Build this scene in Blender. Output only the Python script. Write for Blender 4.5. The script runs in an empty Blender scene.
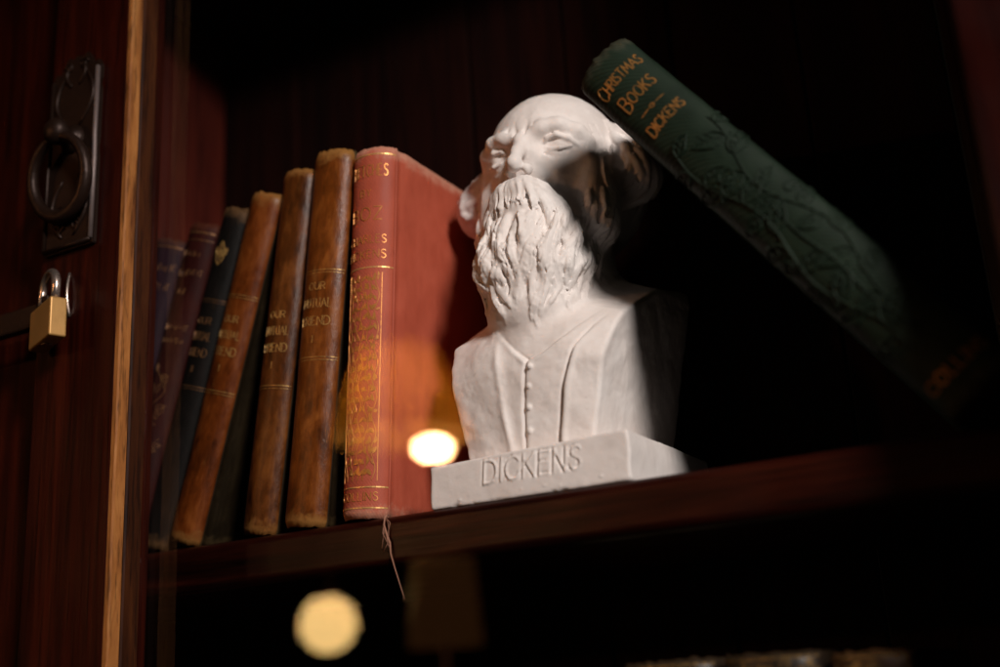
import bpy, bmesh, math, random
import numpy as np
from mathutils import Matrix, Vector, noise

# ================================================================ camera, light, exposure
sc = bpy.context.scene
COL = sc.collection
R_ = math.radians

cam = bpy.data.cameras.new('camera')
camo = bpy.data.objects.new('camera', cam); COL.objects.link(camo)
camo.matrix_world = Matrix(((0.8683, 0.1959, 0.4557), (0.4927, -0.2339, -0.8382), (-0.0576, 0.9523, -0.2996))).to_4x4()
cam.lens = 42.48; cam.sensor_width = 36.0
cam.clip_start = .02; cam.clip_end = 50
cam.dof.use_dof = True
cam.dof.focus_distance = .588
cam.dof.aperture_fstop = 3.3
cam.dof.aperture_blades = 0
sc.camera = camo

world = bpy.data.worlds.new('World'); sc.world = world
world.use_nodes = True
bg = world.node_tree.nodes['Background']
bg.inputs[0].default_value = (1.0, .62, .42, 1); bg.inputs[1].default_value = .0018

def spot(name, loc, target, energy, color, radius, size, blend):
    l = bpy.data.lights.new(name, 'SPOT'); l.energy = energy; l.color = color
    l.shadow_soft_size = radius; l.spot_size = R_(size); l.spot_blend = blend
    o = bpy.data.objects.new(name, l); COL.objects.link(o); o.location = loc
    o.rotation_euler = (Vector(target) - Vector(loc)).to_track_quat('-Z', 'Y').to_euler()
    return o
# daylight slanting in from the right of the glass, cool against the lamps
spot('window_light', (.965, -.50, .80), (-.25, .50, .21), 138, (1.0, .895, .855), .15, 29, .9)

sc.view_settings.view_transform = 'Standard'; sc.view_settings.look = 'None'
sc.view_settings.exposure = 0; sc.view_settings.gamma = 1
sc.view_settings.use_curve_mapping = False
sc.render.engine = 'CYCLES'
sc.cycles.use_denoising = True
sc.cycles.max_bounces = 8; sc.cycles.transparent_max_bounces = 12

# ================================================================ helpers
def tag(o, label=None, cat=None, group=None, kind=None):
    if label: o['label'] = label
    if cat: o['category'] = cat
    if group: o['group'] = group
    if kind: o['kind'] = kind
    return o
def empty(name, loc=(0, 0, 0), rot=(0, 0, 0)):
    o = bpy.data.objects.new(name, None); COL.objects.link(o)
    o.location = loc; o.rotation_euler = rot; o.empty_display_size = .02
    return o
def link(name, me, mat, parent=None, loc=(0, 0, 0), rot=(0, 0, 0)):
    if mat and not me.materials: me.materials.append(mat)
    o = bpy.data.objects.new(name, me); COL.objects.link(o)
    o.parent = parent; o.location = loc; o.rotation_euler = rot
    return o
def bm_obj(name, bm, mat, parent=None, smooth=False, **k):
    me = bpy.data.meshes.new(name); bm.normal_update(); bm.to_mesh(me); bm.free()
    if smooth: me.shade_smooth()
    return link(name, me, mat, parent, **k)
def box(bm, lo, hi, bev=0., seg=2):
    r = bmesh.ops.create_cube(bm, size=1.)
    vs = r['verts']
    for v in vs: v.co = Vector([lo[i] + (v.co[i] + .5) * (hi[i] - lo[i]) for i in range(3)])
    if bev > 0:
        es = list({e for v in vs for e in v.link_edges})
        bmesh.ops.bevel(bm, geom=es, offset=bev, segments=seg, affect='EDGES', profile=.5)
def extrude_profile(bm, prof, axis, a, b):
    """closed 2-d profile swept along one axis; prof gives the other two coordinates in order"""
    def p(u, v, t):
        c = [0, 0, 0]; o = [i for i in range(3) if i != axis]
        c[axis] = t; c[o[0]] = u; c[o[1]] = v; return c
    A = [bm.verts.new(p(u, v, a)) for u, v in prof]; B = [bm.verts.new(p(u, v, b)) for u, v in prof]
    n = len(prof)
    for i in range(n): bm.faces.new((A[i], A[(i + 1) % n], B[(i + 1) % n], B[i]))
    bm.faces.new(A[::-1]); bm.faces.new(B)
    bmesh.ops.recalc_face_normals(bm, faces=bm.faces)
def tube(bm, P, R, n=10, closed=False):
    P = [Vector(p) for p in P]; rings = []
    R = R if isinstance(R, (list, tuple)) else [R] * len(P)
    m = len(P); up = Vector((.13, .31, .94))
    for i in range(m):
        a = P[(i - 1) % m] if (closed or i) else P[i]; b = P[(i + 1) % m] if (closed or i < m - 1) else P[i]
        t = (b - a).normalized(); u = t.cross(up)
        if u.length < 1e-3: u = t.cross(Vector((1, 0, 0)))
        u.normalize(); w = t.cross(u)
        rings.append([bm.verts.new(P[i] + (u * math.cos(2 * math.pi * k / n) + w * math.sin(2 * math.pi * k / n)) * R[i]) for k in range(n)])
    for i in range(m if closed else m - 1):
        A, B = rings[i], rings[(i + 1) % m]
        for k in range(n): bm.faces.new((A[k], A[(k + 1) % n], B[(k + 1) % n], B[k]))
    if not closed: bm.faces.new(rings[0][::-1]); bm.faces.new(rings[-1])
    bmesh.ops.recalc_face_normals(bm, faces=bm.faces)
def lathe(bm, prof, n=32, M=None):
    rings = []
    for r, z in prof:
        rings.append([bm.verts.new(Vector((r * math.cos(2 * math.pi * k / n), r * math.sin(2 * math.pi * k / n), z))) for k in range(n)] if r > 1e-6 else [bm.verts.new((0, 0, z))])
    for A, B in zip(rings[:-1], rings[1:]):
        for k in range(n):
            if len(A) == 1 and len(B) > 1: bm.faces.new((A[0], B[(k + 1) % n], B[k]))
            elif len(B) == 1 and len(A) > 1: bm.faces.new((A[k], A[(k + 1) % n], B[0]))
            elif len(A) > 1: bm.faces.new((A[k], A[(k + 1) % n], B[(k + 1) % n], B[k]))
    bmesh.ops.recalc_face_normals(bm, faces=bm.faces)
    if M: bmesh.ops.transform(bm, matrix=M, verts=bm.verts)

# ================================================================ materials
class NT:
    def __init__(self, name):
        self.m = bpy.data.materials.new(name); self.m.use_nodes = True
        self.t = self.m.node_tree; self.b = self.t.nodes['Principled BSDF']
    def n(self, kind, **k):
        o = self.t.nodes.new(kind)
        for a, v in k.items(): setattr(o, a, v)
        return o
    def l(self, a, b): self.t.links.new(a, b)
    def coord(self, scale=(1, 1, 1), rot=(0, 0, 0), kind='Object', loc=(0, 0, 0)):
        c = self.n('ShaderNodeTexCoord'); mp = self.n('ShaderNodeMapping')
        mp.inputs['Scale'].default_value = scale; mp.inputs['Location'].default_value = loc; mp.inputs['Rotation'].default_value = rot
        self.l(c.outputs[kind], mp.inputs[0]); return mp.outputs[0]
    def noise(self, vec, scale, detail=4, rough=.55, dist=0.):
        o = self.n('ShaderNodeTexNoise'); o.inputs['Scale'].default_value = scale
        o.inputs['Detail'].default_value = detail; o.inputs['Roughness'].default_value = rough; o.inputs['Distortion'].default_value = dist
        self.l(vec, o.inputs['Vector']); return o.outputs['Fac']
    def ramp(self, fac, stops):
        o = self.n('ShaderNodeValToRGB'); e = o.color_ramp.elements
        while len(e) < len(stops): e.new(.5)
        for el, (p, c) in zip(e, stops):
            el.position = p; el.color = (*c, 1) if len(c) == 3 else c
        self.l(fac, o.inputs[0]); return o.outputs[0]
    def mix(self, fac, a, b):
        o = self.n('ShaderNodeMix', data_type='RGBA')
        for s, v in ((0, fac), (6, a), (7, b)):
            if isinstance(v, (int, float)): o.inputs[s].default_value = v
            elif isinstance(v, tuple): o.inputs[s].default_value = (*v, 1)
            else: self.l(v, o.inputs[s])
        return o.outputs[2]
    def math(self, op, a, b=None, clamp=False):
        o = self.n('ShaderNodeMath', operation=op, use_clamp=clamp)
        for s, v in ((0, a), (1, b)):
            if v is None: continue
            if isinstance(v, (int, float)): o.inputs[s].default_value = v
            else: self.l(v, o.inputs[s])
        return o.outputs[0]
    def bump(self, h, dist, strength=1.):
        o = self.n('ShaderNodeBump'); o.inputs['Distance'].default_value = dist; o.inputs['Strength'].default_value = strength
        self.l(h, o.inputs['Height'])
        if self.b.inputs['Normal'].is_linked: self.l(self.b.inputs['Normal'].links[0].from_socket, o.inputs['Normal'])
        self.l(o.outputs[0], self.b.inputs['Normal'])
    def set(self, **k):
        for a, v in k.items():
            s = self.b.inputs[a.replace('_', ' ')]
            if isinstance(v, (int, float)): s.default_value = v
            elif isinstance(v, tuple): s.default_value = (*v, 1)
            else: self.l(v, s)
        return self

def wood(name, axis, dark, mid, light, rough=.30, spec=.16, along=5):
    """varnished timber with the grain along one axis"""
    t = NT(name); s = [90, 90, 90]; s[axis] = along
    v = t.coord(tuple(s)); g = t.noise(v, 1., 6, .62, .6)
    s2 = [420, 420, 420]; s2[axis] = along * 2.8
    p = t.noise(t.coord(tuple(s2)), 1., 3, .6)
    c = t.ramp(g, [(.28, dark), (.5, mid), (.74, light)])
    pores = t.ramp(p, [(.36, (.35, .35, .35)), (.47, (1, 1, 1))])
    mx = t.n('ShaderNodeMix', data_type='RGBA', blend_type='MULTIPLY'); mx.inputs[0].default_value = .8
    t.l(c, mx.inputs[6]); t.l(pores, mx.inputs[7])
    w = t.noise(t.coord((1, 1, 1)), 23, 4)
    t.set(Base_Color=mx.outputs[2], Roughness=t.math('ADD', t.math('MULTIPLY', w, .35), rough - .12), Specular_IOR_Level=spec)
    t.bump(p, .0004, .35); t.bump(w, .002, .12)
    return t.m
M = {}
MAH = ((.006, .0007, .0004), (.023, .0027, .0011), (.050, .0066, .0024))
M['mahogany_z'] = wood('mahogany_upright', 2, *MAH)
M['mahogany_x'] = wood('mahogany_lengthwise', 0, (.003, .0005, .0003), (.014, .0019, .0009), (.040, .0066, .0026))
M['mahogany_shade'] = wood('mahogany_painted_shade', 2, (.003, .0004, .0003), (.010, .0011, .0006), (.020, .0024, .0012))  # darker copy of the upright mahogany: right stile's shade put into the colour
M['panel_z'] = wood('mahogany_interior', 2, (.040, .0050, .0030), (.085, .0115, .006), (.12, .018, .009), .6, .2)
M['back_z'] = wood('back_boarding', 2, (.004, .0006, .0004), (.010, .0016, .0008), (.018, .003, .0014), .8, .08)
M['worn_edge'] = wood('worn_bare_arris', 2, (.085, .025, .006), (.29, .110, .027), (.46, .21, .062), .55, .15, 16)
M['beading'] = wood('bead_timber', 2, (.012, .0030, .0008), (.036, .0095, .0022), (.068, .020, .0045), .5, .1, 12)

def plaster():
    t = NT('plaster'); v = t.coord()
    a = t.noise(v, 45, 5); b = t.noise(v, 260, 5, .65); c = t.noise(v, 900, 3, .6)
    col = t.ramp(a, [(.3, (.74, .67, .63)), (.55, (.83, .77, .735)), (.75, (.87, .825, .795))])
    sp = t.ramp(t.noise(v, 520, 2), [(.24, (.42, .36, .30)), (.31, (1, 1, 1))])
    mx = t.n('ShaderNodeMix', data_type='RGBA', blend_type='MULTIPLY'); mx.inputs[0].default_value = .3
    t.l(col, mx.inputs[6]); t.l(sp, mx.inputs[7])
    t.set(Base_Color=mx.outputs[2], Roughness=.62, Specular_IOR_Level=.3)
    t.bump(b, .0006, .25); t.bump(c, .0003, .25)
    return t.m
M['plaster'] = plaster()

def leather(name, dark, mid, light, worn, wear=.5, rough=.45, h=.2, w=.025, cloth=0., scuff=.5, mottle=1., spec=.4, ribs=.4, crack=0.):
    """book covering: mottled, rubbed through at head, foot and joints"""
    t = NT(name); v = t.coord(loc=(sum(map(ord, name)) * .137, 0, 0))
    a = t.noise(t.coord((1, 1, .5), loc=(sum(map(ord, name)) * .31, 0, 0)), 95, 7, .68, .5); b = t.noise(t.coord((1, 1, .28)), 340, 4, .65); f = t.noise(v, 900, 3)
    big = t.noise(v, 28, 3, .6)
    col = t.ramp(t.math('ADD', t.math('ADD', t.math('MULTIPLY', a, .45), t.math('MULTIPLY', b, .25 * mottle)), t.math('MULTIPLY', big, .55 - .25 * mottle)), [(.5 - .15, dark), (.5, mid), (.5 + .15, light)])
    sx = t.n('ShaderNodeSeparateXYZ'); tc = t.n('ShaderNodeTexCoord'); t.l(tc.outputs['Object'], sx.inputs[0])
    ez = t.math('MINIMUM', sx.outputs[2], t.math('SUBTRACT', h, sx.outputs[2]))           # distance to head or foot
    nz = t.noise(v, 170, 5, .7)
    mz = t.math('SUBTRACT', 1.0, t.math('DIVIDE', ez, .014), True)
    e = t.math('ADD', t.math('MULTIPLY', mz, .62), t.math('MULTIPLY', nz, .75))
    m = t.ramp(e, [(.72 - .18 * wear, (0, 0, 0)), (.98 - .12 * wear, (1, 1, 1))])
    sc_ = t.ramp(t.noise(t.coord((1, 1, .35)), 120, 6, .75), [(.60, (0, 0, 0)), (.74, (scuff,) * 3)])
    col = t.mix(t.math('MAXIMUM', m, sc_), col, worn)
    t.set(Base_Color=col, Roughness=t.math('ADD', t.math('MULTIPLY', a, .3), rough - .15), Specular_IOR_Level=spec)
    t.bump(b, .0006 * mottle, .5); t.bump(f, .0002, .4)
    if crack:
        vo = t.n('ShaderNodeTexVoronoi', feature='DISTANCE_TO_EDGE'); vo.inputs['Scale'].default_value = 620
        wv_ = t.coord((1, 1, .45), loc=(sum(map(ord, name)) * .2, 0, 0)); t.l(wv_, vo.inputs['Vector'])
        t.bump(t.ramp(vo.outputs['Distance'], [(0., (0, 0, 0)), (.07, (1, 1, 1))]), .00025, crack)
    if cloth:
        wv = t.n('ShaderNodeTexWave', wave_type='BANDS', bands_direction='DIAGONAL'); wv.inputs['Scale'].default_value = cloth
        t.l(v, wv.inputs['Vector']); t.bump(wv.outputs['Fac'], .0003, ribs)
    return t.m
def gilt(name, gold, under, thin=.5):
    t = NT(name); v = t.coord()
    m = t.ramp(t.noise(v, 420, 4, .7), [(thin - .1, (0, 0, 0)), (thin + .07, (1, 1, 1))])
    t.set(Base_Color=t.mix(m, under, gold), Metallic=t.math('MULTIPLY', m, .55), Roughness=.42)
    return t.m
def plain(name, col, rough=.5, metal=0., spec=.5, bump=None, var=.25):
    t = NT(name); v = t.coord()
    a = t.noise(v, 80, 5, .6)
    t.set(Base_Color=t.mix(a, tuple(c * (1 - var) for c in col), tuple(c * (1 + var) for c in col)), Roughness=t.math('ADD', t.math('MULTIPLY', a, .25), rough - .12), Metallic=metal, Specular_IOR_Level=spec)
    if bump: t.bump(t.noise(v, bump[0], 4), bump[1], .5)
    return t.m
def pages():
    t = NT('page_edges'); v = t.coord((3200, 12, 12)); a = t.noise(v, 1., 2)
    t.set(Base_Color=t.ramp(a, [(.35, (.16, .10, .05)), (.65, (.42, .31, .18))]), Roughness=.85)
    t.bump(a, .0003, .6); return t.m
M['pages'] = pages()
M['iron'] = plain('dark_bronze', (.022, .011, .007), .42, .5, .3, bump=(500, .0004))
M['iron_lit'] = plain('lit_rim_bronze', (.15, .115, .105), .5, .4, bump=(500, .0003))  # paler copy of the bronze: light catching the right rim, put into its colour
M['brass'] = plain('padlock_brass', (.38, .21, .062), .45, .4, .4, bump=(700, .0001), var=.12)
M['steel'] = plain('shackle_steel', (.55, .45, .38), .25, .9, var=.1)
M['thread'] = plain('linen_thread', (.36, .17, .11), .9)

def glass():
    """thin old window glass: clear, mirror only by its surface reflection (the same from both sides)"""
    t = NT('door_glass'); t.t.nodes.remove(t.b)
    g = t.n('ShaderNodeNewGeometry'); d = t.n('ShaderNodeVectorMath', operation='DOT_PRODUCT')
    t.l(g.outputs['Incoming'], d.inputs[0]); t.l(g.outputs['Normal'], d.inputs[1])
    f = t.math('POWER', t.math('SUBTRACT', 1., t.math('ABSOLUTE', d.outputs['Value'])), 5.)
    f = t.math('ADD', t.math('MULTIPLY', f, .96), .04)
    tr = t.n('ShaderNodeBsdfTransparent'); gl = t.n('ShaderNodeBsdfGlossy'); gl.inputs['Roughness'].default_value = 0.
    tr.inputs[0].default_value = (.985, .99, .985, 1)
    mx = t.n('ShaderNodeMixShader'); t.l(f, mx.inputs[0]); t.l(tr.outputs[0], mx.inputs[1]); t.l(gl.outputs[0], mx.inputs[2])
    t.l(mx.outputs[0], t.n('ShaderNodeOutputMaterial').inputs[0] if not [n for n in t.t.nodes if n.type == 'OUTPUT_MATERIAL'] else [n for n in t.t.nodes if n.type == 'OUTPUT_MATERIAL'][0].inputs[0])
    return t.m
M['glass'] = glass()
def shade_cloth(name, col):
    """thin lampshade cloth: it glows only by the bulb shining through it"""
    t = NT(name); t.t.nodes.remove(t.b); d = t.n('ShaderNodeBsdfDiffuse'); r = t.n('ShaderNodeBsdfTranslucent'); m = t.n('ShaderNodeMixShader')
    d.inputs[0].default_value = (*col, 1); r.inputs[0].default_value = (*col, 1); m.inputs[0].default_value = .6
    t.l(d.outputs[0], m.inputs[1]); t.l(r.outputs[0], m.inputs[2]); t.l(m.outputs[0], t.t.nodes['Material Output'].inputs[0]); return t.m
def glow(name, col, strength):
    t = NT(name); t.set(Base_Color=(.8, .7, .5), Emission_Color=col, Emission_Strength=strength); return t.m

# ================================================================ the bookcase
SHELF = .0905
case = tag(empty('bookcase', (0, .474, .0)), 'dark mahogany bookcase whose shelf carries the books and the bust', 'bookcase')
def cpart(name, bm, mat, smooth=False):
    o = bm_obj(name, bm, mat, case, smooth); o.matrix_parent_inverse = Matrix.Translation((0, -.474, 0)); return o
def shelf(z, th, y0=.474):
    r = .005; prof = [(.628, z), (.628, z - th)]
    prof += [(y0 + r - r * math.cos(a), z - th + r - r * math.sin(a)) for a in [math.pi / 2 - i * math.pi / 16 for i in range(9)]]
    prof += [(y0 + r - r * math.cos(a), z - r + r * math.sin(a)) for a in [i * math.pi / 16 for i in range(9)]]
    bm = bmesh.new(); extrude_profile(bm, prof, 0, -.5785, .0445)
    return cpart('shelf', bm, M['mahogany_x'])
shelf(SHELF, .025); shelf(.539, .024); shelf(-.185, .025)
bm = bmesh.new(); box(bm, (-.600, .442, -.3), (-.579, .640, .68), .001); cpart('side_panel', bm, M['panel_z'])
bm = bmesh.new(); box(bm, (.045, .442, -.3), (.066, .640, .68), .001); cpart('side_panel', bm, M['panel_z'])
bx = -.578; rb = random.Random(3)
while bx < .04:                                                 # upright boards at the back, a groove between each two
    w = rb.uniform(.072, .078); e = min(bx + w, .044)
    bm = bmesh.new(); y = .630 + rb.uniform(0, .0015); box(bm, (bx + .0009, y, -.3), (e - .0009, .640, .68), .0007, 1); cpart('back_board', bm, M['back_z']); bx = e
# fixed frame right of the door and the one over it
bm = bmesh.new(); box(bm, (.030, .408, -.3), (.34, .4415, .75), .002); cpart('frame_post', bm, M['mahogany_z'])
bm = bmesh.new(); box(bm, (-.72, .408, .652), (.0295, .4415, .75), .002); cpart('frame_rail', bm, M['mahogany_x'])

bm = bmesh.new(); box(bm, (-.76, .434, -.3), (-.5072, .4415, .651), .001); cpart('frame_post', bm, M['mahogany_z'])

# ================================================================ the glazed door, handle, hasp, padlock
SX = -.4437
door = tag(empty('glazed_door', (SX, .41, 0)), 'mahogany glazed door with ring handle, its lit bare edge beside the books', 'door')
def dpart(name, bm, mat, smooth=False, parent=None):
    o = bm_obj(name, bm, mat, parent or door, smooth)
    if parent is None: o.matrix_parent_inverse = Matrix.Translation((-SX, -.41, 0))
    return o
bm = bmesh.new(); box(bm, (-.5065, .41, -.3), (SX - .0035, .438, .650), .0012); dpart('stile', bm, M['mahogany_z'])
rw = random.Random(8)
def wavy_strip(x0, x1, y0, y1, amp, n=120, bev=.0008):
    """an upright strip whose front arris is knocked and uneven"""
    bm = bmesh.new(); rows = []
    for i in range(n + 1):
        z = -.3 + .889 * i / n
        q = noise.noise((z * 40, 3.1, 0)) * amp + noise.noise((z * 170, 7.7, 0)) * amp * .5
        P = [(x0, y0), (x1 - bev - q * .3, y0 - q * .1), (x1 - q * .2, y0 + bev), (x1, y0 + .004 + q), (x1, y1), (x0, y1)]
        rows.append([bm.verts.new((a, b, z)) for a, b in P])
    for A, B in zip(rows[:-1], rows[1:]):
        for k in range(6): bm.faces.new((A[k], A[(k + 1) % 6], B[(k + 1) % 6], B[k]))
    bm.faces.new(rows[0]); bm.faces.new(rows[-1]); bmesh.ops.recalc_face_normals(bm, faces=bm.faces)
    return bm
dpart('bare_edge', wavy_strip(SX - .0034, SX, .4102, .4172, .0012), M['worn_edge'])['label'] = 'bare tan wood edge of the stile'
dpart('beading', wavy_strip(SX - .0034, SX - .0004, .4188, .4292, .0004), M['beading'])
bm = bmesh.new(); box(bm, (-.0305, .41, -.3), (.0285, .438, .650), .002); dpart('stile', bm, M['mahogany_shade'])
bm = bmesh.new(); box(bm, (-.0345, .418, -.3), (-.0307, .4292, .589), .001); dpart('beading', bm, M['mahogany_shade'])
bm = bmesh.new(); box(bm, (SX, .4100, .590), (-.0309, .438, .650), .002); dpart('rail', bm, M['mahogany_x'])
bm = bmesh.new(); box(bm, (SX - .003, .4296, -.3), (-.0307, .4326, .5895)); dpart('glass_pane', bm, M['glass'])

def backplate():
    """pierced-looking cast plate: shaped outline, raised rim and scroll relief"""
    bm = bmesh.new(); hw = .0190
    half = [(0, .0655), (.004, .063), (.007, .066), (.0105, .0615), (.0125, .056), (.0165, .058), (.0192, .0535), (hw, .046), (.0178, .043), (hw, .039),
            (hw, .01), (.0183, .004), (hw, -.002), (.0192, -.03), (.0192, -.0535)]
    out = half + [(0, -.0535)] + [(-x, z) for x, z in half[::-1][:-1]]
    extrude_profile(bm, [(x, z) for x, z in out], 1, -.0034, -.0002)
    bmesh.ops.bevel(bm, geom=[e for e in bm.edges], offset=.0006, segments=2, affect='EDGES')
    return bm
hd = dpart('handle', backplate(), M['iron']); hd.location = (-.4825, .41, .30); hd['label'] = 'dark cast plate with a ring pull'
bm = bmesh.new()
rim = [(.0176, .052), (.0176, .01), (.0182, -.005), (.0178, -.051)]
tube(bm, [(x, -.0040, z) for x, z in rim], .0014, 8); bm_obj('rim', bm, M['iron_lit'], hd, True)
bm = bmesh.new(); tube(bm, [(-x, -.0040, z) for x, z in rim], .0012, 8); tube(bm, [(-.0178, -.004, -.0515), (.0178, -.004, -.0515)], .0012, 8); bm_obj('rim', bm, M['iron'], hd, True)
bm = bmesh.new()
for s_ in (-1, 1):
    for z0, z1, o in ((.055, .02, .013), (-.012, -.046, .012), (.06, .046, .006)):
        P = []
        for i in range(13):
            u = i / 12; P.append((s_ * (o * math.sin(math.pi * (.12 + .8 * u)) + .0015), -.0038, z0 + (z1 - z0) * u))
        tube(bm, P, [.0007 + .0007 * math.sin(math.pi * i / 12) for i in range(13)], 7)
    for cz in (-.04, -.03, .058):
        tube(bm, [(s_ * (.006 + .0035 * (1 - i / 20) * math.cos(i * .55)), -.0038, cz + .0035 * (1 - i / 20) * math.sin(i * .55)) for i in range(16)], .0007, 6)
bm_obj('scroll_relief', bm, M['iron'], hd, True)
bm = bmesh.new(); lathe(bm, [(0, .018), (.0045, .0172), (.0072, .0145), (.0076, .0115), (.0062, .008), (.0050, .005), (.0068, .0035), (.0085, .0015), (.0085, -.001)], 28, Matrix.Translation((0, -.003, .012)) @ Matrix.Rotation(R_(90), 4, 'X'))
bm_obj('boss', bm, M['iron'], hd, True)
bm = bmesh.new()
N = 44; ring = []
for i in range(N):
    a = 2 * math.pi * i / N; r = .0205
    ring.append((r * math.sin(a), -.0150 + .0035 * (1 - math.cos(a)), -.0135 + r * 1.08 * math.cos(a)))
tube(bm, ring, [.0027 + .0012 * (1 - math.cos(2 * math.pi * i / N)) / 2 for i in range(N)], 14, True)
bm_obj('ring', bm, M['iron'], hd, True)

bm = bmesh.new(); box(bm, (-.60, .4035, .206), (-.488, .4098, .219), .0012); box(bm, (-.4885, .3965, .2145), (-.4835, .4095, .2185), .0008)
dpart('hasp', bm, M['iron'])
bm = bmesh.new(); tube(bm, [(-.4815 - .0016 * (i / 12) ** 2, .4098 - .0022 * math.sin(math.pi * i / 12), .209 + .025 * i / 12) for i in range(13)], .0008, 8); dpart('staple', bm, M['steel'], True)
pl = tag(empty('padlock', (-.4840, .3985, .1915)), 'small brass padlock hanging from the hasp under the ring handle', 'padlock')
pl.rotation_euler = (0, R_(-2), R_(-21))
bm = bmesh.new(); box(bm, (-.0150, -.0045, 0), (.0150, .0045, .0215), .0010, 3); bm_obj('body', bm, M['brass'], pl)
bm = bmesh.new(); P = [(.0095, 0, .02), (.0095, 0, .031)] + [(.0095 * math.cos(a), 0, .031 + .0085 * math.sin(a)) for a in [math.pi * i / 12 for i in range(1, 12)]] + [(-.0095, 0, .031), (-.0095, 0, .02)]
tube(bm, P, .0024, 12); bm_obj('shackle', bm, M['steel'], pl, True)
bm = bmesh.new(); lathe(bm, [(0, 0), (.003, 0), (.003, .0006), (0, .0006)], 18, Matrix.Translation((0, 0, -.0007))); bm_obj('keyway_plug', bm, M['steel'], pl)
# ---------------------------------------------------------------- plaster bust, sculpted as a distance field (mm)
VOX = 0.62
class Field:
    def __init__(self, lo, hi, v):
        self.lo = np.array(lo, float); self.v = v
        self.n = np.ceil((np.array(hi) - self.lo) / v).astype(int) + 1
        self.F = np.full(self.n, 12.0, np.float32)
    def win(self, lo, hi):
        a = np.maximum(np.floor((np.array(lo) - self.lo) / self.v).astype(int), 0)
        b = np.minimum(np.ceil((np.array(hi) - self.lo) / self.v).astype(int) + 1, self.n)
        if (b <= a).any(): return None, None
        s = tuple(slice(i, j) for i, j in zip(a, b))
        g = [self.lo[k] + self.v * np.arange(a[k], b[k], dtype=np.float32) for k in range(3)]
        return s, (g[0][:, None, None], g[1][None, :, None], g[2][None, None, :])
    def op(self, s, d, k, mode):
        A = self.F[s]
        if mode == 'add':
            if k <= 0: self.F[s] = np.minimum(A, d); return
            h = np.maximum(k - np.abs(A - d), 0) / k
            self.F[s] = np.minimum(A, d) - h * h * k * .25
        else:
            d = -d
            h = np.maximum(k - np.abs(A - d), 0) / max(k, 1e-6)
            self.F[s] = np.maximum(A, d) + h * h * k * .25
    def ell(self, c, r, k=3., mode='add'):
        c = np.array(c, float); r = np.array(r, float); m = k + 4
        s, (x, y, z) = self.win(c - r - m, c + r + m)
        px, py, pz = (x - c[0]) / r[0], (y - c[1]) / r[1], (z - c[2]) / r[2]
        k0 = np.sqrt(px**2 + py**2 + pz**2) + 1e-6
        k1 = np.sqrt((px / r[0])**2 + (py / r[1])**2 + (pz / r[2])**2) + 1e-6
        self.op(s, k0 * (k0 - 1) / k1, k, mode)
    def cap(self, a, b, ra, rb, k=1., mode='add'):
        a = np.array(a, float); b = np.array(b, float); m = max(ra, rb) + k + 2.5
        s, g = self.win(np.minimum(a, b) - m, np.maximum(a, b) + m)
        if s is None: return
        x, y, z = g
        ab = b - a; L = float(ab @ ab) + 1e-9
        t = np.clip(((x - a[0]) * ab[0] + (y - a[1]) * ab[1] + (z - a[2]) * ab[2]) / L, 0, 1)
        d = np.sqrt((x - a[0] - t * ab[0])**2 + (y - a[1] - t * ab[1])**2 + (z - a[2] - t * ab[2])**2) - (ra + (rb - ra) * t)
        self.op(s, d, k, mode)
    def chain(self, P, R, k=1., mode='add'):
        for i in range(len(P) - 1): self.cap(P[i], P[i + 1], R[i], R[i + 1], k, mode)
    def sample(self, P):
        i = np.clip(np.rint((P - self.lo) / self.v).astype(int), 0, self.n - 1)
        return self.F[i[..., 0], i[..., 1], i[..., 2]]
    def mesh(self, name):
        import openvdb
        g = openvdb.FloatGrid(background=12.0)
        g.copyFromArray(self.F.astype(np.float32))
        pts, quads = g.convertToQuads(isovalue=0.0)
        P = (np.asarray(pts) * self.v + self.lo) * .001
        me = bpy.data.meshes.new(name)
        me.from_pydata(P.tolist(), [], np.asarray(quads)[:, ::-1].tolist())
        me.shade_smooth(); me.update()
        return me

def sdpoly_line(X, Z, pts):
    d = np.full(np.broadcast(X, Z).shape, 1e3, np.float32)
    for (x0, z0), (x1, z1) in zip(pts[:-1], pts[1:]):
        ax, az = x1 - x0, z1 - z0
        t = np.clip(((X - x0) * ax + (Z - z0) * az) / (ax * ax + az * az), 0, 1)
        d = np.minimum(d, np.hypot(X - x0 - t * ax, Z - z0 - t * az))
    return d

def wob(x, y, z, s, ph=0.):
    """smooth value noise of cell size 1/s, about -1 to 1"""
    G = np.random.default_rng(int(7 + 100 * ph + 1000 * s)).uniform(-1, 1, (48, 48, 48)).astype(np.float32)
    I, W = [], []
    for a in (x, y, z):
        q = a.ravel() * s + 1000.37; i = np.floor(q).astype(int); t = (q - i).astype(np.float32)
        I.append(i % 48); W.append(t * t * (3 - 2 * t))
    wx, wy, wz = W[0][:, None, None], W[1][None, :, None], W[2][None, None, :]
    g = lambda a, b, c: G[np.ix_((I[0] + a) % 48, (I[1] + b) % 48, (I[2] + c) % 48)]
    e = [[g(a, b, 0) * (1 - wz) + g(a, b, 1) * wz for b in (0, 1)] for a in (0, 1)]
    e = [e[a][0] * (1 - wy) + e[a][1] * wy for a in (0, 1)]
    return e[0] * (1 - wx) + e[1] * wx

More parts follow.
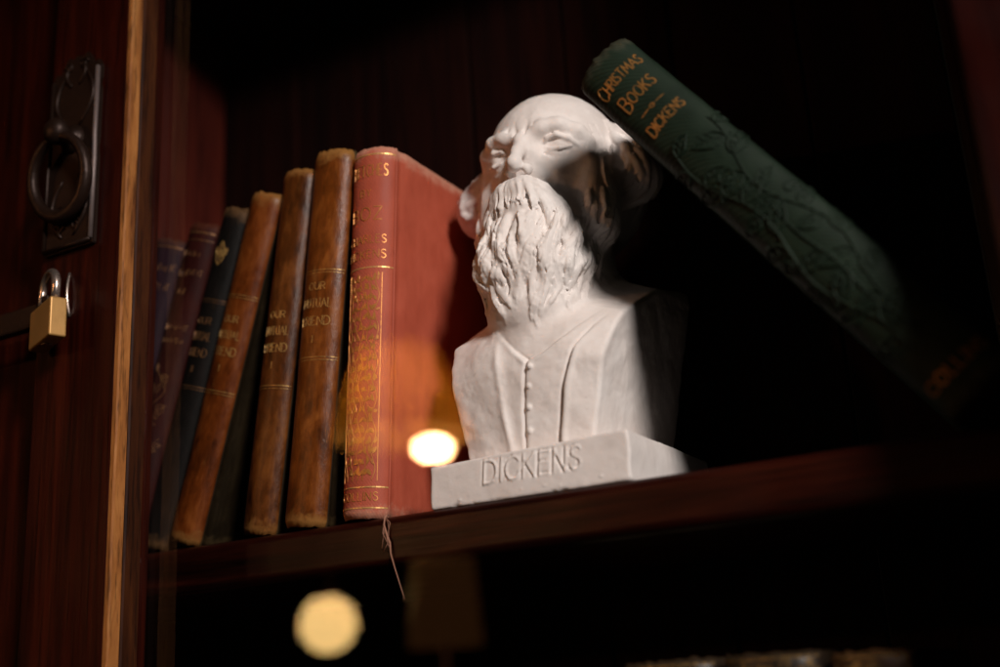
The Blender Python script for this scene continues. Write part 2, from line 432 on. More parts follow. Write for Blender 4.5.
def sculpt_figure():
    rnd = random.Random(11)
    f = Field((-66, -62, 16), (66, 62, 242), VOX)
    # --- torso block: cut shoulders, sloping yoke, clothing drawn into its front
    s, (x, y, z) = f.win((-60, -60, 16), (60, 60, 150))
    X2 = x[:, 0, :]; Z2 = z[0]
    side = np.where(x < 0, -x - (37.5 + np.clip(z - 22, 0, 75) * .185), x - (31.0 + np.clip(z - 22, 0, 85) * .225 + np.clip(y + 45, 0, 95) * .03))
    Z1 = z.ravel()
    yf = np.interp(Z1, [16, 40, 62, 90, 150], [-43, -46, -48, -45, -40])[None, None, :]
    front = (yf + x * x * .0035) - y
    top = (z - (np.interp(y.ravel(), [-56, -47, -28, 8, 56], [52, 61, 84, 107, 116])[None, :, None] + np.clip(50 - np.abs(x), 0, 30) * .42)) * .82
    lapL = [(-17, 97), (-16, 84), (-14.3, 67), (-10.0, 20)]
    lapR = [(52, 101), (47, 92), (34, 80), (25.5, 69.5), (19.2, 51), (14.6, 29), (13.8, 16)]
    vee = [(-20, 92), (-14, 82), (-6, 73), (1, 66.5), (9, 69), (20.7, 76), (34, 87), (44, 98)]
    mid = [(1, 66.5), (-.5, 58), (-2.2, 44), (-4.4, 20)]
    lx = np.interp(Z1, [20, 67, 84, 97], [-10.0, -14.3, -16, -17])[None, :]
    rx = np.interp(Z1, [16, 29, 51, 69.5, 80, 92, 101], [13.8, 14.6, 19.2, 25.5, 34, 47, 52])[None, :]
    inside = 1 / (1 + np.exp(-(X2 - lx) / .55)) / (1 + np.exp((X2 - rx) / .3))
    vz = np.interp(X2[:, 0], [-20, -14, -6, 1, 9, 20.7, 34, 44], [92, 82, 73, 66.5, 69, 76, 87, 98])[:, None]
    above = 1 / (1 + np.exp(-(Z2 - vz) / .4))
    h = -1.7 * inside - 1.6 * above * inside
    h = h + .9 * np.exp(-(sdpoly_line(X2, Z2, lapL) / 2.4)**2) - 2.3 * np.exp(-(sdpoly_line(X2, Z2, lapR) / .85)**2) + .7 * np.exp(-(sdpoly_line(X2 - 2.6, Z2, lapR) / 1.6)**2)
    h = h - 1.7 * np.exp(-(sdpoly_line(X2, Z2, mid) / .75)**2) - 1.3 * np.exp(-(sdpoly_line(X2, Z2, vee) / .8)**2) + .7 * np.exp(-(sdpoly_line(X2, Z2 + 2.0, vee) / 1.4)**2)
    h = h + .5 * np.sin(Z2 * .16 + X2 * .11) * np.sin(X2 * .21 + 1) * (1 - inside)
    front = front - h[:, None, :]
    def smx(a, b, k):
        q = np.maximum(k - np.abs(a - b), 0) / k
        return np.maximum(a, b) + q * q * k * .25
    d = smx(smx(smx(front, top, 9.0), side, 2.2), y - 50, 3.0)
    d = np.maximum(d, 17.5 - z) + .55 * wob(x, y, z, .09)
    f.F[s] = d
    for zz, xx in ((62.5, 3.0), (53, 1.6), (43, .4), (32, -.6)):
        f.ell((xx, np.interp(zz, [16, 40, 62], [-43, -46, -48]) + 1.2, zz), (1.3, .8, 1.4), 1.0)
    # --- neck, skull, face
    f.cap((0, 6, 95), (0, 6, 160), 30, 27, 8)
    f.ell((0, 9, 191), (36.0, 41.0, 37.5), 4)
    f.ell((0, -4, 174), (32, 28, 38), 10)
    for sx in (-1, 1):
        f.ell((sx * 24, -15, 171), (10, 12, 11), 9)                  # cheekbone
        f.ell((sx * 18, -36.0, 184.5), (10, 9.0, 6.8), 5, 'sub')   # socket
        f.ell((sx * 18, -21.6, 184), (8, 6.5, 6.3), 2.2)            # eyeball
        f.ell((sx * 29, -29, 168), (8, 9, 13), 9, 'sub')             # hollow of the cheek side
        B = [(sx * 4.5, -31.7, 190.0), (sx * 11.4, -30.7, 193), (sx * 19.4, -27.6, 194.0), (sx * 27.4, -21.0, 191), (sx * 31.4, -15.1, 186)]
        f.chain(B, [1.6, 2.3, 2.3, 2.0, 1.2], 5.5)                    # brow
        for j in range(9):
            t = j / 8; q = np.array(B[1]) * (1 - t) + np.array(B[3]) * t + np.array((0, -1.6, .8))
            f.cap(q, q + np.array((sx * 3.4, 1.2, 2.0)),   .6, .3, .8)
        U = [(sx * 9.9, -27.8, 184), (sx * 13.4, -29.5, 187), (sx * 18.4, -29.4, 187.6), (sx * 23.4, -25.9, 185.6), (sx * 26.9, -21.8, 182)]
        f.chain(U, [.9, 1.3, 1.4, 1.3, .8], .6)                      # upper lid
        Lw = [(sx * 9.9, -27.8, 183), (sx * 14.4, -28.5, 180.6), (sx * 19.4, -28.0, 180.2), (sx * 24.4, -24.3, 181.4)]
        f.chain(Lw, [.9, 1.1, 1.1, .7], .6)                          # lower lid
        f.chain([(sx * 10.9, -29.3, 184), (sx * 17.4, -30.0, 184.4), (sx * 23.4, -26.1, 183.2)], [.5, .8, .5], .5, 'sub')
        f.chain([(sx * 11.4, -29.5, 178.6), (sx * 17.4, -29.4, 175.8), (sx * 23.9, -25.3, 177)], [.7, 1.1, .6], 1.4, 'sub')   # bag
        f.chain([(sx * 8, -33.5, 172), (sx * 14, -31, 166), (sx * 19, -28, 158)], [.8, 1.5, 1.0], 2.5, 'sub')      # nasolabial
        for q in range(3):                                             # crow's feet
            f.cap((sx * 26, -21, 184 + q * 2.6), (sx * 31, -13, 181 + q * 4.5), .7, .4, .8, 'sub')
    f.ell((0, -31, 186), (4.2, 6, 7), 4)
    f.chain([(0, -33, 187.5), (0, -37.5, 180), (0, -42.5, 172.5)], [2.6, 2.9, 3.6], 3.4)      # nose
    f.ell((0, -41.6, 171.0), (3.7, 3.8, 3.7), 2.5)
    for sx in (-1, 1):
        f.ell((sx * 4.9, -37.4, 169.0), (2.5, 3.8, 2.8), 2.0)
        f.ell((sx * 2.7, -40.5, 165.9), (1.4, 2.6, 1.6), 1.2, 'sub')
        f.cap((sx * 2.4, -34.0, 189), (sx * 3.8, -32.2, 200), 1.1, .7, 1.2, 'sub')
        f.cap((sx * 7.5, -33.0, 195), (sx * 7.0, -31.4, 203), .8, .4, 1.0, 'sub')
        f.chain([(sx * 10, -33, 197.5), (sx * 19, -29.4, 199.5), (sx * 28, -21.5, 196)], [.5, .8, .4], 1.4, 'sub')              # frown
    for q in range(3):
        f.chain([(-18, -28 + q * 3.2, 204 + q * 6.5), (0, -32.4 + q * 4.0, 206 + q * 6.5), (18, -28 + q * 3.2, 204 + q * 6.5)], [.35, .6, .35], 1.8, 'sub')
    for sx in (-1, 1):   # ear, mostly under hair
        f.ell((sx * 38, 11, 178), (4, 8, 12), 3)
        f.ell((sx * 42 - (3 if sx > 0 else 0), 13 + 3 * (sx > 0), 181), (13, 17, 19), 5)                     # swept side hair
        f.ell((sx * 48 - (4 if sx > 0 else 0), 8 + 4 * (sx > 0), 174), (10.5, 14, 15), 5)
        f.ell((sx * 36, 26, 190), (11, 18, 22), 6)
        f.ell((sx * 30, -6, 152), (9, 16, 20), 7)                      # side whiskers
    f.ell((0, 36, 172), (36, 20, 34), 8)
    # --- mouth hollow and beard mass
    f.ell((-2, -23, 136), (26.5, 22, 28), 6)
    f.ell((0, -36, 156), (15, 6.5, 8), 5)
    f.ell((-3, -26, 116), (26.5, 23, 22), 7)
    f.ell((-3, -27, 96), (24, 20.5, 18), 6)
    f.ell((0, -22, 80), (22, 20, 16), 6)
    f.ell((0, -41.5, 147), (10, 4.5, 4.0), 3.0)
    f.ell((0, -41.5, 134), (10, 5, 9), 5)
    # cylindrical map of the surface so that locks can be laid on it
    TH = np.radians(np.arange(-180, 181, 2.)); ZZ = np.arange(70., 236., 2.); RR = np.arange(66., 8., -.4)
    T, Zg, Rg = np.meshgrid(TH, ZZ, RR, indexing='ij')
    PT = np.stack([Rg * np.sin(T), -Rg * np.cos(T), Zg], -1)
    def remap():
        val = f.sample(PT) < 0
        return np.where(val.any(2), RR[val.argmax(2)], 9.)
    rs = remap()
    def surf(th, zz, off=0.):
        i = np.clip((math.degrees(th) + 180) / 2, 0, 180 - 1e-3); j = np.clip((zz - 70) / 2, 0, len(ZZ) - 1.001)
        a, b = int(i), int(j); u, w = i - a, j - b
        r = rs[a, b] * (1 - u) * (1 - w) + rs[a + 1, b] * u * (1 - w) + rs[a, b + 1] * (1 - u) * w + rs[a + 1, b + 1] * u * w
        r += off
        return (r * math.sin(th), -r * math.cos(th), zz)
    def lock(t0, z0, t1, z1, r, wave=4., n=9, off=0., k=.8, bow=0., mode='add', ph=None, hairs=0, fr=5.2):
        """one lock laid on the surface; hairs: fine strands that follow it"""
        ph = rnd.uniform(0, 6.28) if ph is None else ph
        for c in range(hairs + 1):
            dt = 0 if c == 0 else rnd.uniform(-1, 1) * r * 1.9
            rr = r if c == 0 else rnd.uniform(.55, .95); oo = off if c == 0 else off + r * .62 * (1 - (dt / (r * 1.9))**2) + .35
            ua, ub = (0, 1) if c == 0 else (rnd.uniform(0, .3), rnd.uniform(.75, 1.08))
            P, R = [], []
            for i in range(n + 1):
                u = ua + (ub - ua) * i / n
                th = t0 + (t1 - t0) * u + wave * math.sin(ph + u * fr) * (.3 + .7 * u) + bow * math.sin(u * math.pi) + dt
                P.append(surf(math.radians(th), z0 + (z1 - z0) * u, oo + .6 * math.sin(u * math.pi) - 2.2 * max(0, u) ** 4))
                R.append(rr * (.5 + .7 * math.sin(math.pi * min(1, .15 + .85 * u))) * (1 - .4 * u))
            f.chain(P, R, k if c == 0 else .45, mode)
    for side_ in (-1, 1):
        for i in range(26):                                             # side and back hair
            t0 = side_ * rnd.uniform(66, 165); z0 = rnd.uniform(180, 206) if abs(t0) > 92 else rnd.uniform(178, 194)
            lock(t0, z0, t0 + side_ * rnd.uniform(2, 16), z0 - rnd.uniform(20, 40), rnd.uniform(1.8, 3.0), 4, bow=side_ * rnd.uniform(-5, 5), hairs=3)
        for i in range(12):                                             # whiskers down the cheek
            t0 = side_ * rnd.uniform(50, 84); z0 = rnd.uniform(140, 166)
            lock(t0, z0, t0 - side_ * rnd.uniform(0, 14), max(104, z0 - rnd.uniform(22, 36)), rnd.uniform(1.4, 2.2), 4, hairs=3)
    for i in range(17):                                                 # big clumps first
        t0 = -72 + 9 * i + rnd.uniform(-3, 3); z0 = rnd.uniform(124, 141)
        lock(t0, z0, t0 * .7 + rnd.uniform(-5, 5), z0 - rnd.uniform(24, 38), rnd.uniform(2.8, 4.0), 4, n=10, off=-.6, k=1.6, fr=rnd.uniform(5, 8))
    rs = remap()
    for row, (zt, ln, m) in enumerate(((143, 44, 15), (133, 36, 15), (122, 27, 12))):   # the beard in long overlapping wavy locks
        for i in range(m):
            t0 = -70 + 140 / (m - 1) * i + rnd.uniform(-4, 4)
            z0 = zt + rnd.uniform(-5, 4) - (5 if row == 0 and abs(t0) < 12 else 0)
            lock(t0, z0, t0 * .66 + rnd.uniform(-5, 5), z0 - ln - 7 * math.cos(math.radians(t0 * 1.3)) + rnd.uniform(-6, 6), rnd.uniform(1.0, 1.9), rnd.uniform(2.5, 5.5), n=12, off=.1, bow=rnd.uniform(-4, 4), hairs=7, fr=rnd.uniform(6, 10))
    for side_ in (-1, 1):
        for i in range(8):                                              # moustache
            u = i / 7
            lock(side_ * (2 + 4 * u), 164 - 3 * u, side_ * (20 + 22 * (1 - u) + rnd.uniform(-3, 3)), 135 + 10 * (1 - u) - rnd.uniform(0, 7), rnd.uniform(1.4, 1.9), 2, off=1.0, bow=side_ * 6, hairs=2)
    for t0 in (-13, -9, -5, -1.5, 2, 5.5, 9.5, 13):                       # hair over the upper lip
        lock(t0 * .8, 164 + rnd.uniform(-1, 1), t0 * 1.25 + rnd.uniform(-2, 2), 147.5 + rnd.uniform(-2, 2) - abs(t0) * .5, rnd.uniform(1.3, 1.9), 1.5, off=1.6, hairs=2)
    rs = remap()
    for i in range(150):                                                # fine combed lines
        t0 = rnd.uniform(-66, 66); z0 = rnd.uniform(108, 150)
        if z0 > 138 and abs(t0) < 16: continue
        lock(t0, z0, t0 * .88 + rnd.uniform(-5, 5), z0 - rnd.uniform(8, 20), rnd.uniform(.4, .7), 3, off=.25, k=.4, mode='sub')
    for i in range(70):
        side_ = rnd.choice((-1, 1)); t0 = side_ * rnd.uniform(56, 160); z0 = rnd.uniform(150, 200)
        lock(t0, z0, t0 + side_ * rnd.uniform(-4, 12), z0 - rnd.uniform(12, 26), rnd.uniform(.4, .8), 3, off=.25, k=.4, mode='sub')
    s, (x, y, z) = f.win((-66, -62, 16), (66, 62, 242))
    f.F[s] += .22 * wob(x, y, z, .22, 1.) + .10 * wob(x, y, z, .55, 2.)
    return f.mesh('bust_figure')

GLY = {
 'A': [[(0,0),(.45,1),(.9,0)],[(.17,.36),(.73,.36)]],
 'B': [[(0,0),(0,1),(.4,1),(.6,.9),(.62,.72),(.5,.57),(.36,.54),(0,.54)],[(.36,.54),(.6,.46),(.7,.28),(.62,.1),(.42,0),(0,0)]],
 'C': [[(.78,.82),(.62,.96),(.42,1),(.2,.9),(.05,.7),(0,.48),(.06,.25),(.22,.06),(.44,0),(.64,.05),(.8,.2)]],
 'D': [[(0,0),(0,1),(.34,1),(.58,.9),(.74,.7),(.78,.48),(.72,.25),(.56,.07),(.32,0),(0,0)]],
 'E': [[(.58,0),(0,0),(0,1),(.56,1)],[(0,.53),(.44,.53)]],
 'F': [[(0,0),(0,1),(.56,1)],[(0,.53),(.44,.53)]],
 'H': [[(0,0),(0,1)],[(.7,0),(.7,1)],[(0,.52),(.7,.52)]],
 'I': [[(0,0),(0,1)]],
 'K': [[(0,0),(0,1)],[(.64,1),(0,.42)],[(.2,.6),(.7,0)]],
 'L': [[(0,1),(0,0),(.55,0)]],
 'M': [[(0,0),(.08,1),(.46,.25),(.84,1),(.92,0)]],
 'N': [[(0,0),(0,1),(.7,0),(.7,1)]],
 'O': [[(.42,1),(.2,.93),(.05,.73),(0,.5),(.05,.27),(.2,.07),(.42,0),(.64,.07),(.79,.27),(.84,.5),(.79,.73),(.64,.93),(.42,1)]],
 'R': [[(0,0),(0,1),(.38,1),(.58,.92),(.64,.75),(.56,.58),(.36,.5),(0,.5)],[(.32,.5),(.68,0)]],
 'S': [[(.56,.86),(.42,.98),(.26,1),(.1,.92),(.04,.76),(.12,.62),(.3,.53),(.5,.44),(.6,.28),(.54,.1),(.36,0),(.18,.01),(0,.15)]],
 'T': [[(0,1),(.74,1)],[(.37,1),(.37,0)]],
 'U': [[(0,1),(0,.3),(.1,.08),(.34,0),(.58,.08),(.68,.3),(.68,1)]],
 'Y': [[(0,1),(.36,.5),(.72,1)],[(.36,.5),(.36,0)]],
 'Z': [[(0,1),(.62,1),(0,0),(.64,0)]],
}
def text_strokes(txt, height, gap=.28, big=1.0):
    """polylines of a line of capitals, centred on x, base at 0 (big: size of the first letter)"""
    out, x = [], 0.
    for i, ch in enumerate(txt):
        if ch == ' ': x += .5; continue
        g = GLY[ch]; sc = big if i == 0 else 1.
        for st in g: out.append([(x + px * sc, pz * sc - (sc - 1) * .35) for px, pz in st])
        x += max(p[0] for st in g for p in st) * sc + gap
    x -= gap
    return [[((px - x / 2) * height, pz * height) for px, pz in st] for st in out], x * height

def sculpt_plinth():
    f = Field((-58, -58, -3), (58, 58, 29), .55)
    s, (x, y, z) = f.win((-58, -58, -3), (58, 58, 29))
    w = .35 * wob(x, y, z, .06, .5)
    qx, qy, qz = np.abs(x + .3 * np.sin(z * .3)) - 51 + w, np.abs(y) - 50.5 + w, np.abs(z - 11.7 + .012 * (51 - x)) - 10.4 + .8 * w + .011 * (51 - x)
    d = np.sqrt(np.maximum(qx, 0)**2 + np.maximum(qy, 0)**2 + np.maximum(qz, 0)**2) + np.minimum(np.maximum(qx, np.maximum(qy, qz)), 0) - 1.3
    f.F[s] = d
    st, wd = text_strokes('DICKENS', 10.6, .30)
    rnd = random.Random(4)
    for ln in st:
        P = [(px * 50.5 / wd + 1.8 + pz * .10, -52.2, pz + 9.0) for px, pz in ln]
        f.chain(P, [rnd.uniform(.75, 1.0)] * len(P), .5, 'sub')
        f.chain([(a + 1.0, b + .45, c - .35) for a, b, c in P], [.55] * len(P), .6)
    for i in range(26):      # chips along the arrises and small blisters
        e = rnd.choice((0, 1, 2)); t = rnd.uniform(-50, 50)
        c = ((t, -52.2, .2), (t, -52.2, 23.4), (52.3, -52.2 if rnd.random() < .5 else t, rnd.choice((.2, 23.4))))[e]
        f.ell(c, (rnd.uniform(.8, 3), rnd.uniform(.6, 1.4), rnd.uniform(.5, 1.2)), .8, 'sub')
    for i in range(5):
        f.ell((rnd.uniform(-50, 50), -51.8, rnd.uniform(1, 6) if i < 9 else rnd.uniform(2, 22)), (rnd.uniform(.4, .8), .4, rnd.uniform(.3, .6)), .6)
    f.F[s] += .10 * wob(x, y, z, .3, 1.)
    return f.mesh('bust_plinth')
# ================================================================ books
def spine_map(w, bulge):
    """arc length s (0 at the middle) -> x, y, normal on the rounded back; x runs from -w to 0"""
    fm = 1.38; n = 160; P = []
    for i in range(n + 1):
        a = -fm + 2 * fm * i / n
        P.append((-w / 2 + (w / 2) * math.sin(a) / math.sin(fm), -bulge * (math.cos(a) - math.cos(fm)) / (1 - math.cos(fm))))
    P = np.array(P); L = np.concatenate([[0], np.cumsum(np.hypot(*np.diff(P, axis=0).T))]); L -= L[-1] / 2
    T = np.gradient(P, axis=0); T /= np.linalg.norm(T, axis=1)[:, None]
    def f(s, off=0.):
        x = np.interp(s, L, P[:, 0]); y = np.interp(s, L, P[:, 1]); tx = np.interp(s, L, T[:, 0]); ty = np.interp(s, L, T[:, 1])
        return (x + ty * off, y - tx * off)
    return f, L[-1]
def ribbons(bm, lines, wid, f, z0=0., s0=0., off=.00012, th=.00010, taper=False):
    """flat strokes (s, z) laid on the spine as thin raised ribbons"""
    for ln in lines:
        pts = [np.array(p, float) for p in ln]; Q = [pts[0]]
        for a, b in zip(pts[:-1], pts[1:]):
            m = max(1, int(np.hypot(*(b - a)) / .0013)); Q += [a + (b - a) * (i + 1) / m for i in range(m)]
        n = len(Q); rows = []
        for i in range(n):
            t = Q[min(i + 1, n - 1)] - Q[max(i - 1, 0)]; t /= np.hypot(*t) + 1e-12; nn = np.array((-t[1], t[0]))
            hw = wid / 2 * (1. if not taper else max(.15, math.sin(math.pi * (i + .35) / (n - .3))))
            r = []
            for sg, o in ((1, 0.), (.8, th), (-.8, th), (-1, 0.)):
                q = Q[i] + nn * hw * sg; x, y = f(q[0] + s0, off + o - .00015 * (o == 0)); r.append(bm.verts.new((x, y, q[1] + z0)))
            rows.append(r)
        for A, B in zip(rows[:-1], rows[1:]):
            for k in range(3): bm.faces.new((A[k], A[k + 1], B[k + 1], B[k]))
    bmesh.ops.recalc_face_normals(bm, faces=bm.faces)
def serifs(lines, h, k=.16):
    """small bars at the free ends of upright strokes"""
    out = list(lines)
    for ln in lines:
        for e, p in ((ln[0], ln[1]), (ln[-1], ln[-2])):
            if abs(e[0] - p[0]) < .45 * abs(e[1] - p[1]) and (abs(e[1]) < .02 * h or abs(e[1] - h) < .02 * h): out.append([(e[0] - k * h, e[1]), (e[0] + k * h, e[1])])
    return out
def fake_word(rnd, n, h):
    """rubbed, no longer readable capitals"""
    out = []; x = 0
    for i in range(n):
        for q in range(rnd.choice((1, 2, 2))):
            out.append([(x, h * rnd.uniform(0, .3)), (x + rnd.uniform(-.1, .1) * h, h * rnd.uniform(.6, 1))]); x += h * .34
        if rnd.random() < .5: out.append([(x - h * .5, h * .9), (x - h * .1, h * .95)])
        x += h * .2
    return [[(a - x / 2, b) for a, b in l] for l in out]
def leaf(p, ang, L, W, curl=0., n=7, rib=True):
    """outline (and midrib) of a curved leaf as polylines"""
    a_, b_, m_ = [], [], []
    for i in range(n + 1):
        u = i / n; th = ang + curl * u; c = (p[0] + L * u * math.cos(ang + curl * u * .5), p[1] + L * u * math.sin(ang + curl * u * .5))
        w = W * math.sin(math.pi * u ** .8) * .5; nx, ny = -math.sin(th), math.cos(th)
        a_.append((c[0] + nx * w, c[1] + ny * w)); b_.append((c[0] - nx * w, c[1] - ny * w)); m_.append(c)
    return [a_, b_] + ([m_[1:-1]] if rib else [])
def make_book(name, label, group, loc, tilt, w, h, d, bulge, mat, seed=0, pivot='right', board_t=.0026, ragged=1., yaw=0., sides=None):
    rnd = random.Random(seed)
    root = tag(empty(name, loc, (0, R_(tilt), R_(yaw))), label, 'book', group)
    off = 0 if pivot == 'right' else w
    f, smax = spine_map(w, bulge)
    # --- spine: rounded shell with turned-in, chewed head and tail caps and the two joint grooves
    bm = bmesh.new(); ns, nz = 30, 60; outer, inner = [], []
    for j in range(nz + 1):
        v = j / nz; z = h * (v + .012 * math.sin(2 * math.pi * v) * 0)
        ro, ri = [], []
        for i in range(ns + 1):
            s = -smax + 2 * smax * i / ns
            e = min(z, h - z); cap_ = max(0., 1 - e / .0035); rag = 0.
            if cap_ > 0: rag = (noise.noise((s * 260 + seed * 9, (z > h / 2) * 7.3, 1.)) * .9 + noise.noise((s * 900 + seed, (z > h / 2) * 3.3, 4.)) * .5) * .0013 * ragged
            dent = noise.noise((s * 60, z * 22, seed * 3.7)) * .00035 + noise.noise((s * 150, z * 70, seed * 1.7)) * .00012
            x, y = f(s, dent - .0011 * cap_ ** 2); x2, y2 = f(s, dent - .0013 - .0005 * cap_)
            dz = -rag * cap_ if z > h / 2 else rag * cap_
            ro.append(bm.verts.new((x + off, y, z + dz))); ri.append(bm.verts.new((x2 + off, y2 + .0004, z + dz * .7)))
        outer.append(ro); inner.append(ri)
    for A, o in ((outer, 1), (inner, -1)):
        for j in range(nz):
            for i in range(ns):
                q = (A[j][i], A[j][i + 1], A[j + 1][i + 1], A[j + 1][i]); bm.faces.new(q if o == 1 else q[::-1])
    for j in (0, nz):
        for i in range(ns): bm.faces.new((outer[j][i], outer[j][i + 1], inner[j][i + 1], inner[j][i]))
    for i in (0, ns):
        for j in range(nz): bm.faces.new((outer[j][i], outer[j + 1][i], inner[j + 1][i], inner[j][i]))
    bmesh.ops.recalc_face_normals(bm, faces=bm.faces)
    back = bm_obj('spine', bm, mat, root, True)
    # --- boards with a sunk joint next to the spine
    for sd in (0, 1):
        bm = bmesh.new(); ny, nzb = 24, 30
        xo = 0. if sd else -w; sg = -1 if sd else 1
        So, Si = [], []
        for j in range(nzb + 1):
            z = h * j / nzb; a, b = [], []
            for i in range(ny + 1):
                yy = .0003 + (d - .0003) * (i / ny) ** 1.5
                groove = .0017 * math.exp(-((yy - .0045) / .0018) ** 2)
                corner = max(0, 1 - min(z, h - z) / .006) * max(0, 1 - (d - yy) / .006)
                e = noise.noise((yy * 90 + seed, z * 90, sd * 5.)) * .00018
                zz = z + (noise.noise((yy * 200, seed * 2.2, z * 9)) * .0006 * ragged if j in (0, nzb) else 0)
                y3 = yy - corner * .0018
                a.append(bm.verts.new((xo + off + sg * (groove + e + (.0006 if j in (0, nzb) or i == ny else 0)), y3, zz))); b.append(bm.verts.new((xo + off + sg * (board_t + (0 if 0 < j < nzb else -.0005)), y3, zz)))
            So.append(a); Si.append(b)
        for j in range(nzb):
            for i in range(ny):
                bm.faces.new((So[j][i], So[j][i + 1], So[j + 1][i + 1], So[j + 1][i])); bm.faces.new((Si[j][i], Si[j + 1][i], Si[j + 1][i + 1], Si[j][i + 1]))
            for i in (0, ny): bm.faces.new((So[j][i], So[j + 1][i], Si[j + 1][i], Si[j][i]))
        for j in (0, nzb):
            for i in range(ny): bm.faces.new((So[j][i], So[j][i + 1], Si[j][i + 1], Si[j][i]))
        bmesh.ops.recalc_face_normals(bm, faces=bm.faces)
        bm_obj('cover_board', bm, sides or mat, root, True)
    # --- page block, rounded to follow the spine
    bm = bmesh.new(); prof = []
    for i in range(15):
        s = -smax * .93 + 2 * smax * .93 * i / 14; x, y = f(s, -.0022); prof.append((min(max(x, -w + board_t + .0002), -board_t - .0002) + off, y + .0006))
    prof += [(-board_t - .0002 + off, d - .005), (-w / 2 + off, d - .0075), (-w + board_t + .0002 + off, d - .005)]
    P3 = [(x, y) for x, y in prof]
    extrude_profile(bm, P3, 2, .003, h - .003)
    bm_obj('page_block', bm, M['pages'], root)
    g = lambda s, o=0.: (f(s, o)[0] + off, f(s, o)[1])
    return back, g, smax
def rule(bm, g, z, s0, s1, wid): ribbons(bm, [[(s0 + (s1 - s0) * i / 16, z) for i in range(17)]], wid, g)

GRP = 'old books leaning in a row left of the bust'
YJ = .4815
# --- the three brown calf volumes of one set
M['calf_a'] = leather('calf_tan', (.020, .0045, .001), (.150, .038, .0048), (.32, .100, .017), (.30, .135, .036), .45, .34, .206, .0265, crack=.12, spec=.22)
M['calf_b'] = leather('calf_brown', (.010, .0028, .0008), (.088, .024, .0036), (.22, .074, .014), (.25, .11, .03), .45, .36, .204, .0225, crack=.12, spec=.22)
M['calf_c'] = leather('calf_russet', (.016, .0032, .0009), (.125, .027, .0036), (.24, .066, .012), (.25, .11, .03), .4, .36, .2, .0225, crack=.12, spec=.22)
M['sides'] = leather('dark_paper_sides', (.006, .004, .002), (.014, .009, .004), (.026, .017, .008), (.07, .045, .02), .4, .6, .2, .025, scuff=.3, spec=.1)  # half-binding sides; shade of the gap between books is put into this dark colour
M['gilt_calf'] = gilt('rubbed_gilt_on_calf', (.52, .31, .095), (.12, .04, .010), .47)
def omf(root, g, smax, h, rules, zt, lh, vol, gold='gilt_calf'):
    lh *= .92
    bm = bmesh.new()
    for q, t in enumerate(('OUR', 'MUTUAL', 'FRIEND')):
        hh = lh * (.82 if q == 0 else 1); st, wd = text_strokes(t, hh, .24)
        k = min(1., 1.15 * smax / wd)
        ribbons(bm, [[(a * k, b) for a, b in l] for l in serifs(st, hh, .12)], .0005, g, zt - q * lh * 2.05)
    st, wd = text_strokes(vol, lh * .7, .3); ribbons(bm, serifs(st, lh * .7, .15), .0004, g, zt - 3.9 * lh * 1.55)
    bm_obj('gilt_title', bm, M[gold], root)
    for z in rules:
        bm = bmesh.new(); rule(bm, g, z, -smax * .93, smax * .93, .00042); rule(bm, g, z - .0016, -smax * .93, smax * .93, .0003)
        bm_obj('gilt_rule', bm, M[gold], root)
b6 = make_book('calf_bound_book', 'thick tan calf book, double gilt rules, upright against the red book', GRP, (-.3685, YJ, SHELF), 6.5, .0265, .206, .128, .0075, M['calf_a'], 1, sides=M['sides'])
omf(*b6, .206, (.1365, .0885), .1255, .0052, 'I')
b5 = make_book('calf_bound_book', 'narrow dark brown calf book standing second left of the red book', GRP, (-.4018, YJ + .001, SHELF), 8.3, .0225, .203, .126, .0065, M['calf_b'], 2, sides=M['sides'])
omf(*b5, .203, (.079,), .1165, .0050, 'I')
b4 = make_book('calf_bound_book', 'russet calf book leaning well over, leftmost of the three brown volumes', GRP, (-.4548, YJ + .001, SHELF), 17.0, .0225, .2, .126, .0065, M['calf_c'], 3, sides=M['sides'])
omf(*b4, .2, (.1395, .0845), .1235, .0050, 'I')
# --- dark volumes further left
M['navy'] = leather('dark_green_morocco', (.0030, .0026, .0022), (.0058, .0046, .0038), (.011, .007, .006), (.10, .05, .02), .55, .6, .198, .019, scuff=.2, spec=.12)
M['maroon'] = leather('maroon_cloth', (.018, .0025, .002), (.030, .004, .003), (.044, .007, .004), (.07, .018, .009), .3, .6, .193, .022, scuff=.2, cloth=300, spec=.15)
M['purple'] = leather('faded_purple_cloth', (.009, .003, .006), (.016, .005, .011), (.024, .008, .016), (.06, .02, .012), .3, .6, .189, .0245, scuff=.2, cloth=300, spec=.15)
M['gilt_dim'] = gilt('tarnished_gilt', (.26, .12, .045), (.04, .012, .008), .46)
b3 = make_book('dark_leather_book', 'slim blackish green leather book with a gilt leaf tool near its head', GRP, (-.4788, YJ + .001, SHELF), 17.0, .019, .198, .126, .0055, M['navy'], 4)
omf(*b3, .198, (.1425, .092), .128, .0050, 'II', 'gilt_dim')
root, g, sm = b3; bm = bmesh.new(); ribbons(bm, leaf((0, .163), math.pi / 2, .014, .006) + leaf((.001, .168), 1.0, .006, .003) + leaf((-.001, .168), 2.1, .006, .003), .0009, g); bm_obj('gilt_leaf', bm, M['gilt_calf'], root)
b2 = make_book('maroon_cloth_book', 'maroon cloth book with dull stamped flowers, between purple and green-black volumes', GRP, (-.4992, YJ, SHELF), 17.0, .022, .193, .125, .006, M['maroon'], 5)
root, g, sm = b2; r2 = random.Random(5); bm = bmesh.new()
for z, n, hh in ((.172, 5, .0046), (.160, 6, .0046), (.149, 2, .004), (.128, 7, .0038), (.120, 6, .0038)): ribbons(bm, fake_word(r2, n, hh), .0006, g, z)
bm_obj('stamped_title', bm, M['gilt_dim'], root)
bm = bmesh.new()
